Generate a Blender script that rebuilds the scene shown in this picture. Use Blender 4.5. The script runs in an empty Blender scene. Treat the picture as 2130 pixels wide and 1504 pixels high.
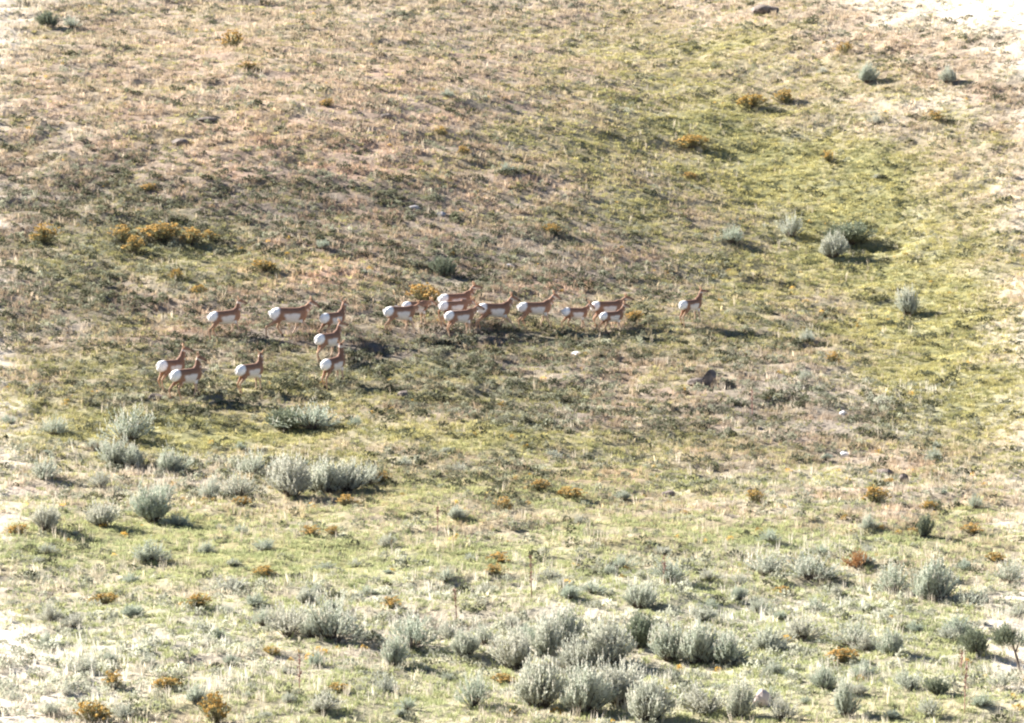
import bpy, math, random
import numpy as np
from mathutils import Vector

random.seed(7)
rng = np.random.default_rng(7)
sc = bpy.context.scene
C = sc.collection

# ------------------------------------------------------------------ camera, world, sun, exposure
F = 8500.0                       # focal length in pixels of the 2130 px wide photograph
PITCH = math.radians(-3.0)
cam = bpy.data.cameras.new('camera')
cam.sensor_width = 36.0
cam.lens = 36.0 * F / 2130.0
cam.clip_start = 1.0
cam.clip_end = 4000.0
camo = bpy.data.objects.new('camera', cam)
C.objects.link(camo)
camo.location = (0, 0, 0)
camo.rotation_euler = (math.pi / 2 + PITCH, 0, 0)
sc.camera = camo

SUN_TO = Vector((-1.78, 1.02, 1.12)).normalized()     # towards the sun
world = bpy.data.worlds.new('World')
sc.world = world
world.use_nodes = True
wn = world.node_tree
wn.nodes.clear()
sky = wn.nodes.new('ShaderNodeTexSky')
sky.sky_type = 'NISHITA'
sky.sun_disc = False
sky.sun_elevation = math.asin(SUN_TO.z)
sky.sun_rotation = math.atan2(SUN_TO.x, SUN_TO.y)
sky.altitude = 2300
sky.air_density = 0.6
sky.dust_density = 0.2
bg = wn.nodes.new('ShaderNodeBackground')
bg.inputs['Strength'].default_value = 0.05
wo = wn.nodes.new('ShaderNodeOutputWorld')
wn.links.new(sky.outputs[0], bg.inputs['Color'])
wn.links.new(bg.outputs[0], wo.inputs['Surface'])

sun = bpy.data.lights.new('sun', 'SUN')
sun.energy = 5.0
sun.angle = math.radians(0.5)
sun.color = (1.0, 0.955, 0.905)
suno = bpy.data.objects.new('sun', sun)
C.objects.link(suno)
suno.rotation_euler = (-SUN_TO).to_track_quat('-Z', 'Y').to_euler()
suno.location = (-60, 60, 60)

sc.view_settings.view_transform = 'Standard'
sc.view_settings.look = 'None'
sc.view_settings.exposure = 2.4
sc.view_settings.gamma = 1.0
sc.view_settings.use_curve_mapping = False
sc.render.engine = 'CYCLES'
sc.cycles.filter_width = 2.2
sc.cycles.max_bounces = 6
sc.cycles.diffuse_bounces = 3
sc.cycles.transmission_bounces = 3
sc.cycles.transparent_max_bounces = 4

# ------------------------------------------------------------------ noise and terrain
def _hash(ix, iy, seed):
    h = (ix.astype(np.int64) * 374761393 + iy.astype(np.int64) * 668265263 + seed * 1442695041) & 0xffffffff
    h = ((h ^ (h >> 13)) * 1274126177) & 0xffffffff
    return ((h ^ (h >> 16)) & 0xffff) / 65535.0

def vnoise(x, y, seed=0):
    x = np.asarray(x, float); y = np.asarray(y, float)
    ix = np.floor(x); iy = np.floor(y)
    fx = x - ix; fy = y - iy
    fx = fx * fx * (3 - 2 * fx); fy = fy * fy * (3 - 2 * fy)
    a = _hash(ix, iy, seed); b = _hash(ix + 1, iy, seed)
    c = _hash(ix, iy + 1, seed); d = _hash(ix + 1, iy + 1, seed)
    return (a * (1 - fx) + b * fx) * (1 - fy) + (c * (1 - fx) + d * fx) * fy

def fbm(x, y, seed=0, octv=4, gain=0.5):
    s = 0; amp = 1; tot = 0
    for k in range(octv):
        s = s + amp * vnoise(x * 2 ** k + 17.3 * k, y * 2 ** k - 9.1 * k, seed + k)
        tot += amp; amp *= gain
    return s / tot

# long profile of the valley side, given by slopes
_Y = np.linspace(-1500, 2600, 8201)
_S = np.interp(_Y, [-1500, -60, 0, 30, 60, 72, 80, 108, 118, 140, 152, 168, 176, 205, 235, 300, 2600],
               [0.0, 0.0, -.20, -.20, -.03, .055, .062, .062, .12, .13, .27, .30, .24, .22, .05, 0.0, 0.0])
_P = np.concatenate([[0], np.cumsum((_S[1:] + _S[:-1]) * .5 * np.diff(_Y))])
_P = _P - np.interp(80.0, _Y, _P) - 11.3

def sstep(a, b, v):
    t = np.clip((v - a) / (b - a), 0, 1)
    return t * t * (3 - 2 * t)

def H0(x, y):
    """smooth hill shape"""
    x = np.asarray(x, float); y = np.asarray(y, float)
    z = np.interp(y, _Y, _P)
    xa = np.interp(y, [60, 100, 130, 152, 170, 200], [12.5, 13.5, 13.5, 11.8, 8.0, 3.0])
    dx = x - xa
    amp = sstep(95, 125, y) * (1 - sstep(260, 420, y))
    lim = 26.0
    r = np.where(dx > 0, dx, 0); r = lim * np.tanh(r / lim)
    l = np.where(dx < 0, -dx, 0); l = lim * np.tanh(l / lim)
    kr = 0.17 + 0.05 * sstep(150, 180, y)
    z = z + amp * (kr * (np.sqrt(r * r + 9) - 3) + .05 * (np.sqrt(l * l + 16) - 4)) + .075 * sstep(120, 148, y) * (1 - sstep(158, 185, y)) * (np.sqrt(l * l + 16) - 4)
    # left shoulder of the spur
    z = z + 0.9 * np.exp(-((x + 6) / 9) ** 2 - ((y - 163) / 13) ** 2)
    return z

def Hn(x, y):
    """hummocks, trampled terraces and clods"""
    near = (1 - sstep(230, 330, np.abs(y))) * (1 - sstep(60, 120, np.abs(x)))
    n = (fbm(x / 9, y / 9, 3, 3) - .5) * .7
    n = n + (fbm(x / 1.9, y / 1.3, 11, 3) - .5) * .30
    n = n + (fbm(x / 3.2, (y + .25 * x) / .55, 41, 3) - .5) * .20 * sstep(120, 150, y)
    n = n + (fbm(x / .62, y / .5, 23, 2) - .5) * .20 * sstep(.25, .6, fbm(x / 6, y / 6, 31, 2))
    return n * near

def H(x, y):
    return H0(x, y) + Hn(np.asarray(x, float), np.asarray(y, float))

cp, sp = math.cos(PITCH), math.sin(PITCH)

def proj(x, y, z):
    """world point -> pixel of the 2130 x 1504 photograph (used to lay out patches on the ground)"""
    d = y * cp + z * sp
    u = -y * sp + z * cp
    return 1065 + F * x / d, 752 - F * u / d, d

def ground_at(px, py):
    """where the ray through that pixel meets the hill"""
    a = (px - 1065) / F; b = (752 - py) / F
    dx, dy, dz = a, cp - b * sp, sp + b * cp
    t = np.arange(70.0, 215.0, 0.1)
    hz = H(t * dx, t * dy)
    below = np.nonzero(t * dz <= hz)[0]
    i = below[0] if len(below) else len(t) - 1
    tt = t[i]
    x, y = tt * dx, tt * dy
    return x, y, float(H(x, y)), F / tt          # position and pixels per metre

def gauss(px, py, cx, cy, rx, ry, rot=0):
    c, s = math.cos(math.radians(rot)), math.sin(math.radians(rot))
    dx = px - cx; dy = py - cy
    u = (dx * c + dy * s) / rx; v = (-dx * s + dy * c) / ry
    return np.exp(-(u * u + v * v))

def mx(lst, px, py):
    m = 0
    for g in lst:
        m = np.maximum(m, (g[5] if len(g) > 5 else 1) * gauss(px, py, *g[:5]))
    return m

GREEN = [(1560, 320, 330, 130, 22), (1780, 450, 380, 200, 30), (1930, 640, 340, 200, 45), (2000, 800, 280, 120, 15),
         (1450, 120, 230, 80, 0, .6), (1180, 310, 190, 60, 0, .6), (1320, 430, 160, 90, 30, .5),
         (700, 1150, 1100, 80, 0, .95), (300, 900, 520, 80, 5, .95), (100, 1130, 420, 80, 0), (1650, 1130, 600, 60, 0, .9),
         (1700, 1400, 700, 170, 0, .85), (1000, 920, 420, 60, 0, .85), (350, 1300, 600, 80, 0, .65), (950, 1420, 450, 90, 0, .8),
         (330, 530, 260, 70, 0, .75), (620, 1450, 500, 80, 0, .8), (1300, 1240, 600, 60, 0, .9), (1650, 560, 220, 90, 0, .75),
         (1150, 1010, 900, 60, 0, .55), (700, 800, 600, 60, 0, .45), (1450, 700, 300, 50, 0, .5), (120, 760, 260, 60, 0, .5)]
PINK = [(600, 560, 240, 45, 0), (480, 690, 190, 30, 0), (1150, 618, 90, 22, 0), (1250, 985, 180, 22, 0), (700, 450, 160, 30, 0),
        (1200, 885, 90, 14, 0), (930, 870, 120, 20, 0, .6), (700, 250, 600, 160, 0, .35), (650, 340, 260, 50, 0, .7), (200, 780, 120, 30, 0, .5), (640, 350, 110, 28, 0, .8)]
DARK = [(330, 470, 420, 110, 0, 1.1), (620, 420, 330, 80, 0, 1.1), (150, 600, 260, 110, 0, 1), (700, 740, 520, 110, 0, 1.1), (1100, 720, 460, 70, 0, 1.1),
        (1500, 860, 420, 80, 0, .85), (1050, 540, 400, 110, 0, .9), (1000, 830, 380, 80, 0, 1), (300, 790, 300, 80, 0, .95), (100, 420, 200, 90, 0, 1), (1380, 700, 330, 70, 0, .8),
        (1050, 980, 500, 50, 0, .5), (1800, 860, 250, 50, 0, .5), (400, 620, 500, 60, 0, .7)]
SAGE = [(1400, 1330, 900, 180, 0, .9), (300, 1320, 500, 130, 0, .8), (250, 1010, 400, 60, 0, .6), (1750, 830, 330, 60, 0, .45),
        (150, 1380, 250, 120, 0, 1), (900, 1230, 500, 40, 0, .7), (1650, 1010, 420, 50, 0, .5)]

def masks(x, y, z):
    px, py, d = proj(x, y, z)
    wob = (fbm(x / 3.2, y / 3.2, 51, 3) - .5)
    wx = px + wob * 180; wy = py + (fbm(x / 3, y / 3, 57, 3) - .5) * 90
    n = fbm(x / 1.6, y / 1.6, 61, 3)
    g = np.clip(mx(GREEN, wx, wy) * 1.15 + (n - .5) * .9, 0, 1)
    p = np.clip(mx(PINK, wx, wy) + (fbm(x / 1.2, y / 1.2, 67, 3) - .5) * .9, 0, 1)
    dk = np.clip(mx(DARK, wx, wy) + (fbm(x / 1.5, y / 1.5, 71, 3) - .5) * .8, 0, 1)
    sg = np.clip(mx(SAGE, wx, wy) + (fbm(x / 1.4, y / 1.4, 77, 3) - .5) * .9, 0, 1)
    # overexposure painted into the ground colour: blown-out shoulder top right, faded margins
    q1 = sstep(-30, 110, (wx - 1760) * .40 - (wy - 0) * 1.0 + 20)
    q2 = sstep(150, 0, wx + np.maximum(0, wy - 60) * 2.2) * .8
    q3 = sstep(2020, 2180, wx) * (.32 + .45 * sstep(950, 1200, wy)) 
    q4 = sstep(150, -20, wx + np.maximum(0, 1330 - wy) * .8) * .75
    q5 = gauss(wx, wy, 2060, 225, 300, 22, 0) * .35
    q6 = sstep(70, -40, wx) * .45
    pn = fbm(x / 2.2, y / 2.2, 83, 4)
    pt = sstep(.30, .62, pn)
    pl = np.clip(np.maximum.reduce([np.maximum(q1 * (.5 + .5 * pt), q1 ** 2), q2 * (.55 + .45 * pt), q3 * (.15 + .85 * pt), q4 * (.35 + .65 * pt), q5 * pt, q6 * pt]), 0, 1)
    up = sstep(420, 40, wy)                           # upper dry slope
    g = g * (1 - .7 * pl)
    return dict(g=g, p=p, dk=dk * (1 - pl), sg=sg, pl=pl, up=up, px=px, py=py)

# ------------------------------------------------------------------ helpers
def tag(o, label=None, cat=None, group=None, kind=None):
    if label: o['label'] = label
    if cat: o['category'] = cat
    if group: o['group'] = group
    if kind: o['kind'] = kind
    return o

def empty(name, loc, rz=0.0):
    o = bpy.data.objects.new(name, None)
    o.empty_display_size = .2
    C.objects.link(o)
    o.location = loc
    o.rotation_euler = (0, 0, rz)
    return o

def mesh_np(name, v, f, mat=None, smooth=False):
    me = bpy.data.meshes.new(name)
    me.from_pydata([tuple(map(float, q)) for q in v], [], [tuple(int(i) for i in q) for q in f])
    if mat: me.materials.append(mat)
    if smooth: me.shade_smooth()
    me.update()
    return me

def link(name, me, parent=None):
    o = bpy.data.objects.new(name, me)
    C.objects.link(o)
    if parent: o.parent = parent
    return o

class MB:
    def __init__(s): s.v = []; s.f = []
    def tube(s, pts, rad, seg=6, cap=True):
        """rad: list of r or (rw, rh); side axis stays level"""
        n0 = len(s.v); P = [Vector(p) for p in pts]
        for i, p in enumerate(P):
            t = (P[min(i + 1, len(P) - 1)] - P[max(i - 1, 0)]).normalized()
            ref = Vector((0, 1, 0)) if abs(t.y) < .95 else Vector((1, 0, 0))
            a = (ref - t * ref.dot(t)).normalized(); b = a.cross(t).normalized()
            r = rad[i]
            rw, rh = r if isinstance(r, tuple) else (r, r)
            for k in range(seg):
                th = 2 * math.pi * k / seg
                s.v.append(p + a * (rw * math.cos(th)) + b * (rh * math.sin(th)))
        for i in range(len(P) - 1):
            for k in range(seg):
                a0 = n0 + i * seg + k; a1 = n0 + i * seg + (k + 1) % seg
                s.f.append((a0, a1, a1 + seg, a0 + seg))
        if cap:
            s.f.append(tuple(n0 + k for k in reversed(range(seg))))
            m = n0 + (len(P) - 1) * seg
            s.f.append(tuple(m + k for k in range(seg)))
    def mesh(s, name, mat, smooth=False):
        return mesh_np(name, s.v, s.f, mat, smooth)

def new_mat(name):
    m = bpy.data.materials.new(name); m.use_nodes = True
    m.node_tree.nodes.clear()
    return m, m.node_tree.nodes, m.node_tree.links

def mixcol(N, L, fac, a, b, mode='MIX'):
    n = N.new('ShaderNodeMix'); n.data_type = 'RGBA'; n.blend_type = mode
    for sock, val in ((n.inputs[0], fac), (n.inputs[6], a), (n.inputs[7], b)):
        if hasattr(val, 'links') or hasattr(val, 'is_output'):
            L.new(val, sock)
        elif isinstance(val, (int, float)):
            sock.default_value = val
        else:
            sock.default_value = (*val, 1)
    return n.outputs[2]

def leaf_mat(name, col=None, col2=None, trans=.3, noise_scale=9.0, use_tint=False, rough=.7, objvar=.0):
    m, N, L = new_mat(name)
    out = N.new('ShaderNodeOutputMaterial')
    if use_tint:
        at = N.new('ShaderNodeAttribute'); at.attribute_type = 'INSTANCER'; at.attribute_name = 'tint'
        base = at.outputs['Color']
        geo = N.new('ShaderNodeTexCoord')
        no = N.new('ShaderNodeTexNoise'); no.inputs['Scale'].default_value = 30
        L.new(geo.outputs['Object'], no.inputs['Vector'])
        c = mixcol(N, L, no.outputs[0], (.55, .55, .55), (1.45, 1.42, 1.38))
        base = mixcol(N, L, 1.0, base, c, 'MULTIPLY')
    else:
        geo = N.new('ShaderNodeTexCoord')
        no = N.new('ShaderNodeTexNoise'); no.inputs['Scale'].default_value = noise_scale
        L.new(geo.outputs['Object'], no.inputs['Vector'])
        rp = N.new('ShaderNodeMapRange')
        rp.inputs[1].default_value = .35; rp.inputs[2].default_value = .65
        L.new(no.outputs[0], rp.inputs[0])
        base = mixcol(N, L, rp.outputs[0], col, col2)
        if objvar:
            oi = N.new('ShaderNodeObjectInfo')
            base = mixcol(N, L, oi.outputs['Random'], mixcol(N, L, objvar, base, (.50, .42, .34)), mixcol(N, L, objvar * 1.1, base, (.20, .27, .17)))
    d = N.new('ShaderNodeBsdfDiffuse'); t = N.new('ShaderNodeBsdfTranslucent')
    L.new(base, d.inputs[0]); L.new(base, t.inputs[0])
    mx_ = N.new('ShaderNodeMixShader'); mx_.inputs[0].default_value = trans
    L.new(d.outputs[0], mx_.inputs[1]); L.new(t.outputs[0], mx_.inputs[2])
    L.new(mx_.outputs[0], out.inputs['Surface'])
    return m

def solid_mat(name, col, col2, scale=6.0, rough=.85, bump=0.0, bscale=20):
    m, N, L = new_mat(name)
    out = N.new('ShaderNodeOutputMaterial')
    b = N.new('ShaderNodeBsdfPrincipled')
    b.inputs['Roughness'].default_value = rough
    b.inputs['Specular IOR Level'].default_value = .25
    tc = N.new('ShaderNodeTexCoord')
    no = N.new('ShaderNodeTexNoise'); no.inputs['Scale'].default_value = scale; no.inputs['Detail'].default_value = 5
    L.new(tc.outputs['Object'], no.inputs['Vector'])
    rp = N.new('ShaderNodeMapRange'); rp.inputs[1].default_value = .35; rp.inputs[2].default_value = .65
    L.new(no.outputs[0], rp.inputs[0])
    L.new(mixcol(N, L, rp.outputs[0], col, col2), b.inputs['Base Color'])
    if bump:
        n2 = N.new('ShaderNodeTexNoise'); n2.inputs['Scale'].default_value = bscale; n2.inputs['Detail'].default_value = 6
        L.new(tc.outputs['Object'], n2.inputs['Vector'])
        bp = N.new('ShaderNodeBump'); bp.inputs['Strength'].default_value = bump; bp.inputs['Distance'].default_value = .05
        L.new(n2.outputs[0], bp.inputs['Height']); L.new(bp.outputs[0], b.inputs['Normal'])
    L.new(b.outputs[0], out.inputs['Surface'])
    return m

# ------------------------------------------------------------------ the hillside
def axis(parts):
    a = []
    for lo, hi, st in parts:
        a.append(np.arange(lo, hi, st))
    return np.concatenate(a + [[parts[-1][1]]])

gx = axis([(-1200, -200, 100), (-200, -60, 14), (-60, -30, 1.5), (-30, 30, .2), (30, 60, 1.5), (60, 200, 14), (200, 1200, 100)])
gy = axis([(-1200, -100, 100), (-100, 40, 6), (40, 70, 1.5), (70, 200, .22), (200, 240, 1.2), (240, 400, 10), (400, 2200, 120)])
X, Y = np.meshgrid(gx, gy)
Z = H(X, Y)
nx, ny = len(gx), len(gy)
verts = np.stack([X.ravel(), Y.ravel(), Z.ravel()], 1)
ii = np.arange(nx * ny).reshape(ny, nx)
quads = np.stack([ii[:-1, :-1].ravel(), ii[:-1, 1:].ravel(), ii[1:, 1:].ravel(), ii[1:, :-1].ravel()], 1)
me = bpy.data.meshes.new('hillside_ground')
me.vertices.add(len(verts)); me.vertices.foreach_set('co', verts.ravel())
me.loops.add(quads.size); me.loops.foreach_set('vertex_index', quads.ravel().astype(np.int32))
me.polygons.add(len(quads))
me.polygons.foreach_set('loop_start', (np.arange(len(quads)) * 4).astype(np.int32))
me.update(); me.validate()
me.shade_smooth()
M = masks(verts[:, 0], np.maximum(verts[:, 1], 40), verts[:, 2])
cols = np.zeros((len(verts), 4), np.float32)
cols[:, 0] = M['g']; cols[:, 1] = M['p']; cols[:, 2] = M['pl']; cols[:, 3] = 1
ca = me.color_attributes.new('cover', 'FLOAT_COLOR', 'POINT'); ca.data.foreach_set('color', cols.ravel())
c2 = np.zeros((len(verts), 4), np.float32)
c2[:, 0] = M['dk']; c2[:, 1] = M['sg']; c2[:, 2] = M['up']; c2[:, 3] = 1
cb = me.color_attributes.new('cover_two', 'FLOAT_COLOR', 'POINT'); cb.data.foreach_set('color', c2.ravel())

gm, N, L = new_mat('hillside_soil_and_turf')
out = N.new('ShaderNodeOutputMaterial'); b = N.new('ShaderNodeBsdfPrincipled')
b.inputs['Roughness'].default_value = .95; b.inputs['Specular IOR Level'].default_value = .1
tc = N.new('ShaderNodeTexCoord')
a1 = N.new('ShaderNodeAttribute'); a1.attribute_name = 'cover'
a2 = N.new('ShaderNodeAttribute'); a2.attribute_name = 'cover_two'
s1 = N.new('ShaderNodeSeparateColor'); L.new(a1.outputs['Color'], s1.inputs[0])
s2 = N.new('ShaderNodeSeparateColor'); L.new(a2.outputs['Color'], s2.inputs[0])
def tn(scale, det=4, lo=.35, hi=.65):
    n = N.new('ShaderNodeTexNoise'); n.inputs['Scale'].default_value = scale; n.inputs['Detail'].default_value = det
    L.new(tc.outputs['Object'], n.inputs['Vector'])
    r = N.new('ShaderNodeMapRange'); r.inputs[1].default_value = lo; r.inputs[2].default_value = hi
    L.new(n.outputs[0], r.inputs[0]); return r.outputs[0]
c = mixcol(N, L, tn(3.5, 6), (.20, .155, .11), (.34, .275, .195))
c = mixcol(N, L, s1.outputs[1], c, mixcol(N, L, tn(5, 4), (.33, .20, .14), (.46, .31, .22)))
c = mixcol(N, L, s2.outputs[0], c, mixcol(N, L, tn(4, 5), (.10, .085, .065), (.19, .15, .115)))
c = mixcol(N, L, s1.outputs[0], c, mixcol(N, L, tn(4, 5), (.14, .14, .06), (.27, .245, .11)))
c = mixcol(N, L, s2.outputs[1], c, mixcol(N, L, .6, c, (.42, .39, .32)))
c = mixcol(N, L, s1.outputs[2], c, mixcol(N, L, tn(2.5, 5), (.48, .42, .32), (.72, .67, .58)))  # overexposed shoulder and edge fade whitened into the soil colour
L.new(c, b.inputs['Base Color'])
n2 = N.new('ShaderNodeTexNoise'); n2.inputs['Scale'].default_value = 9; n2.inputs['Detail'].default_value = 6
L.new(tc.outputs['Object'], n2.inputs['Vector'])
bp = N.new('ShaderNodeBump'); bp.inputs['Strength'].default_value = .8; bp.inputs['Distance'].default_value = .06
L.new(n2.outputs[0], bp.inputs['Height']); L.new(bp.outputs[0], b.inputs['Normal'])
L.new(b.outputs[0], out.inputs['Surface'])
me.materials.append(gm)
ground = link('hillside_ground', me)
tag(ground, 'grassy hillside rising from a sagebrush flat, with a green swale on the right', 'hillside', kind='structure')

# ------------------------------------------------------------------ ground cover (nobody could count it)
tuft_mat = leaf_mat('blades', use_tint=True, trans=.35)

def tuft(name, n, h, spread, w, lean, droop=.3, seed=0):
    r = np.random.default_rng(seed)
    v = []; f = []
    for i in range(n):
        a = r.uniform(0, 2 * math.pi); rr = spread * math.sqrt(r.uniform()) * .5
        bx, by = rr * math.cos(a), rr * math.sin(a)
        da = a + r.normal(0, .7)
        ln = lean * r.uniform(.3, 1.3)
        hh = h * r.uniform(.55, 1.15)
        dx, dy = math.cos(da) * ln * hh, math.sin(da) * ln * hh
        wa = r.uniform(0, math.pi)
        wx, wy = math.cos(wa) * w * .5, math.sin(wa) * w * .5
        k = len(v)
        v += [(bx - wx, by - wy, -.03), (bx + wx, by + wy, -.03),
              (bx + dx * .45 - wx * .9, by + dy * .45 - wy * .9, hh * .6), (bx + dx * .45 + wx * .9, by + dy * .45 + wy * .9, hh * .6),
              (bx + dx, by + dy, hh * (1 - droop * r.uniform()))]
        f += [(k, k + 1, k + 3, k + 2), (k + 2, k + 3, k + 4)]
    return mesh_np(name, v, f, tuft_mat)

def cushion(name, n, h, rad, leaf, seed=0):
    """low leafy clump: many small leaf faces through a flattened dome"""
    r = np.random.default_rng(seed); v = []; f = []
    for i in range(n):
        d = r.normal(size=3); d[2] = abs(d[2]); d /= np.linalg.norm(d)
        q = r.uniform(.45, 1.0) ** .5
        lump = 1 + .25 * math.sin(3 * math.atan2(d[1], d[0]) + seed)
        p = np.array([d[0] * rad * lump, d[1] * rad * lump, d[2] * h]) * q
        t = d * .6 + r.normal(size=3) * .6; t[2] = abs(t[2]) + .3; t /= np.linalg.norm(t)
        s = np.cross(t, r.normal(size=3)); s /= np.linalg.norm(s)
        L_ = leaf * r.uniform(.6, 1.3); W_ = leaf * r.uniform(.22, .4)
        k = len(v)
        v += [p - t * L_ * .5, p + s * W_, p + t * L_ * .6, p - s * W_]
        f += [(k, k + 1, k + 2, k + 3)]
    return mesh_np(name, v, f, tuft_mat)

def proto_coll(name, meshes):
    c = bpy.data.collections.new(name)
    for i, m in enumerate(meshes):
        o = bpy.data.objects.new('%s_%02d' % (name, i), m)
        c.objects.link(o)
    return c

def scatter(name, label, cat, pts, tint, scl, idx, coll):
    n = len(pts)
    me = bpy.data.meshes.new(name)
    me.vertices.add(n); me.vertices.foreach_set('co', pts.astype(np.float32).ravel())
    A = me.attributes
    a = A.new('tint', 'FLOAT_COLOR', 'POINT'); a.data.foreach_set('color', np.c_[tint, np.ones(n)].astype(np.float32).ravel())
    a = A.new('scl', 'FLOAT_VECTOR', 'POINT'); a.data.foreach_set('vector', scl.astype(np.float32).ravel())
    a = A.new('rot', 'FLOAT_VECTOR', 'POINT')
    rot = np.c_[rng.normal(0, .12, n), rng.normal(0, .12, n), rng.uniform(0, 6.283, n)]
    a.data.foreach_set('vector', rot.astype(np.float32).ravel())
    a = A.new('idx', 'INT', 'POINT'); a.data.foreach_set('value', idx.astype(np.int32))
    o = link(name, me)
    ng = bpy.data.node_groups.new(name + '_nodes', 'GeometryNodeTree')
    ng.interface.new_socket('Geometry', in_out='INPUT', socket_type='NodeSocketGeometry')
    ng.interface.new_socket('Geometry', in_out='OUTPUT', socket_type='NodeSocketGeometry')
    gi = ng.nodes.new('NodeGroupInput'); go = ng.nodes.new('NodeGroupOutput')
    ci = ng.nodes.new('GeometryNodeCollectionInfo'); ci.inputs['Collection'].default_value = coll
    ci.inputs['Separate Children'].default_value = True; ci.inputs['Reset Children'].default_value = True
    ip = ng.nodes.new('GeometryNodeInstanceOnPoints')
    ip.inputs['Pick Instance'].default_value = True
    def na(nm, ty):
        q = ng.nodes.new('GeometryNodeInputNamedAttribute'); q.data_type = ty; q.inputs[0].default_value = nm
        return q.outputs[0]
    ng.links.new(gi.outputs[0], ip.inputs['Points']); ng.links.new(ci.outputs[0], ip.inputs['Instance'])
    ng.links.new(na('idx', 'INT'), ip.inputs['Instance Index'])
    ng.links.new(na('rot', 'FLOAT_VECTOR'), ip.inputs['Rotation'])
    ng.links.new(na('scl', 'FLOAT_VECTOR'), ip.inputs['Scale'])
    ng.links.new(ip.outputs[0], go.inputs[0])
    md = o.modifiers.new('scatter', 'NODES'); md.node_group = ng
    tag(o, label, cat, kind='stuff')
    return o

def sample(n):
    y = rng.uniform(70, 200, n * 2); keep = rng.uniform(0, 1, n * 2) < (y / 200); y = y[keep][:n]
    x = rng.uniform(-1, 1, len(y)) * (y * .1253 + 4)
    return x, y

def lerp(a, b, t): return a + (b - a) * t[:, None]
def col(*c): return np.array(c)[None, :]

def pick(nfull, prob, height_gain=None):
    x, y = sample(nfull); z = H(x, y); m = masks(x, y, z)
    p = prob(m, x, y)
    k = rng.uniform(0, 1, len(x)) < p
    m = {q: m[q][k] for q in m}
    return x[k], y[k], z[k], m

def bright(n, s=.28): return np.exp(rng.normal(0, s, n))[:, None]

# dry grass
dry = [tuft('dry_tuft', 13, .17, .14, .013, .55, seed=s) for s in range(4)] + [tuft('dry_tuft', 9, .26, .09, .010, .35, seed=s + 9) for s in range(3)]
dryc = proto_coll('dry_tufts', dry)
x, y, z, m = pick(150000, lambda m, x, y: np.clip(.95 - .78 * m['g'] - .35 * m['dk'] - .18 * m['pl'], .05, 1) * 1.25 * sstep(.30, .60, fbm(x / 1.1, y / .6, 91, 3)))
t = col(.405, .32, .222) + np.zeros((len(x), 3))
t = lerp(t, col(.50, .34, .235), m['p'] * .9)
t = lerp(t, col(.47, .40, .30), m['up'] * .5)
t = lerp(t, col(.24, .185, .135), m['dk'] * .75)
t = lerp(t, col(.38, .37, .17), m['g'] * .7)
t = lerp(t, col(.58, .56, .49), np.maximum(m['sg'] * .7, sstep(1050, 1300, m['py']) * .5))
t = lerp(t, col(.74, .68, .56), m['pl'] * .9)  # same painted overexposure carried into the grass tint
t = t * bright(len(x), .25)
s = rng.uniform(.55, 1.25, len(x)) * (1 - .35 * m['g'])
scatter('dry_grass', 'dry tan bunch grass growing all over the hillside', 'grass', np.c_[x, y, z], t, np.c_[s, s, s], rng.integers(0, len(dry), len(x)), dryc)

# short green grass
grn = [tuft('green_tuft', 14, .085, .17, .014, .8, seed=s + 20) for s in range(4)]
grnc = proto_coll('green_tufts', grn)
x, y, z, m = pick(200000, lambda m, x, y: np.clip(.10 + 1.05 * m['g'] - .5 * m['pl'], 0.03, 1) * (.45 + .8 * fbm(x / .9, y / .9, 95, 3)))
t = col(.35, .325, .145) + np.zeros((len(x), 3))
v = fbm(x / 1.3, y / 1.3, 97, 3)
t = lerp(t, col(.22, .22, .10), np.clip((v - .4) * 4, 0, 1))
t = lerp(t, col(.44, .39, .17), (rng.uniform(0, 1, len(x)) < .25) * .8)
t = t * bright(len(x), .22)
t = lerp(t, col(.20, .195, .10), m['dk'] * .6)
t = lerp(t, col(.35, .395, .215), sstep(880, 1120, m['py']) * .65)
s = rng.uniform(.6, 1.4, len(x))
scatter('green_grass', 'short yellow-green grass filling the swale and the flat', 'grass', np.c_[x, y, z], t, np.c_[s, s, s], rng.integers(0, len(grn), len(x)), grnc)

# grey fringed sage and dull forbs: leafy low clumps
csh = [cushion('forb', 46, .13, .13, .05, seed=s) for s in range(4)]
cshc = proto_coll('forbs', csh)
x, y, z, m = pick(95000, lambda m, x, y: np.clip(.16 + .85 * m['dk'] + .75 * m['sg'] - .3 * m['g'] - .1 * m['pl'] , .03, 1) * sstep(.38, .62, fbm(x / 1.0, y / .5, 101, 3)))
t = col(.21, .215, .15) + np.zeros((len(x), 3))
t = lerp(t, col(.44, .45, .36), m['sg'] * .9)
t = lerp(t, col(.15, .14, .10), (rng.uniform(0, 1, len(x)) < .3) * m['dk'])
t = t * bright(len(x), .22)
s = rng.uniform(.5, 1.35, len(x)) * (1 + .25 * m['sg'])
scatter('low_forbs', 'low grey-green forbs and fringed sage dotting the slope', 'ground cover', np.c_[x, y, z], t, np.c_[s, s, s * rng.uniform(.6, 1.3, len(x))], rng.integers(0, len(csh), len(x)), cshc)

# dark green weeds
x, y, z, m = pick(42000, lambda m, x, y: np.clip(.20 + .6 * m['dk'] + .1 * m['g'] - .2 * m['pl'], 0, 1) * (1 - .72 * sstep(950, 1150, m['py'])) * (1 + .5 * m['dk']) * sstep(.45, .68, fbm(x / 1.3, y / .4, 111, 3)) * 1.3)
t = (col(.09, .095, .06) + np.zeros((len(x), 3))) * bright(len(x), .3)
s = rng.uniform(.6, 1.6, len(x))
scatter('dark_weeds', 'small dark green weeds scattered between the tufts', 'ground cover', np.c_[x, y, z], t, np.c_[s * 1.3, s, s], rng.integers(0, len(csh), len(x)), cshc)

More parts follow.
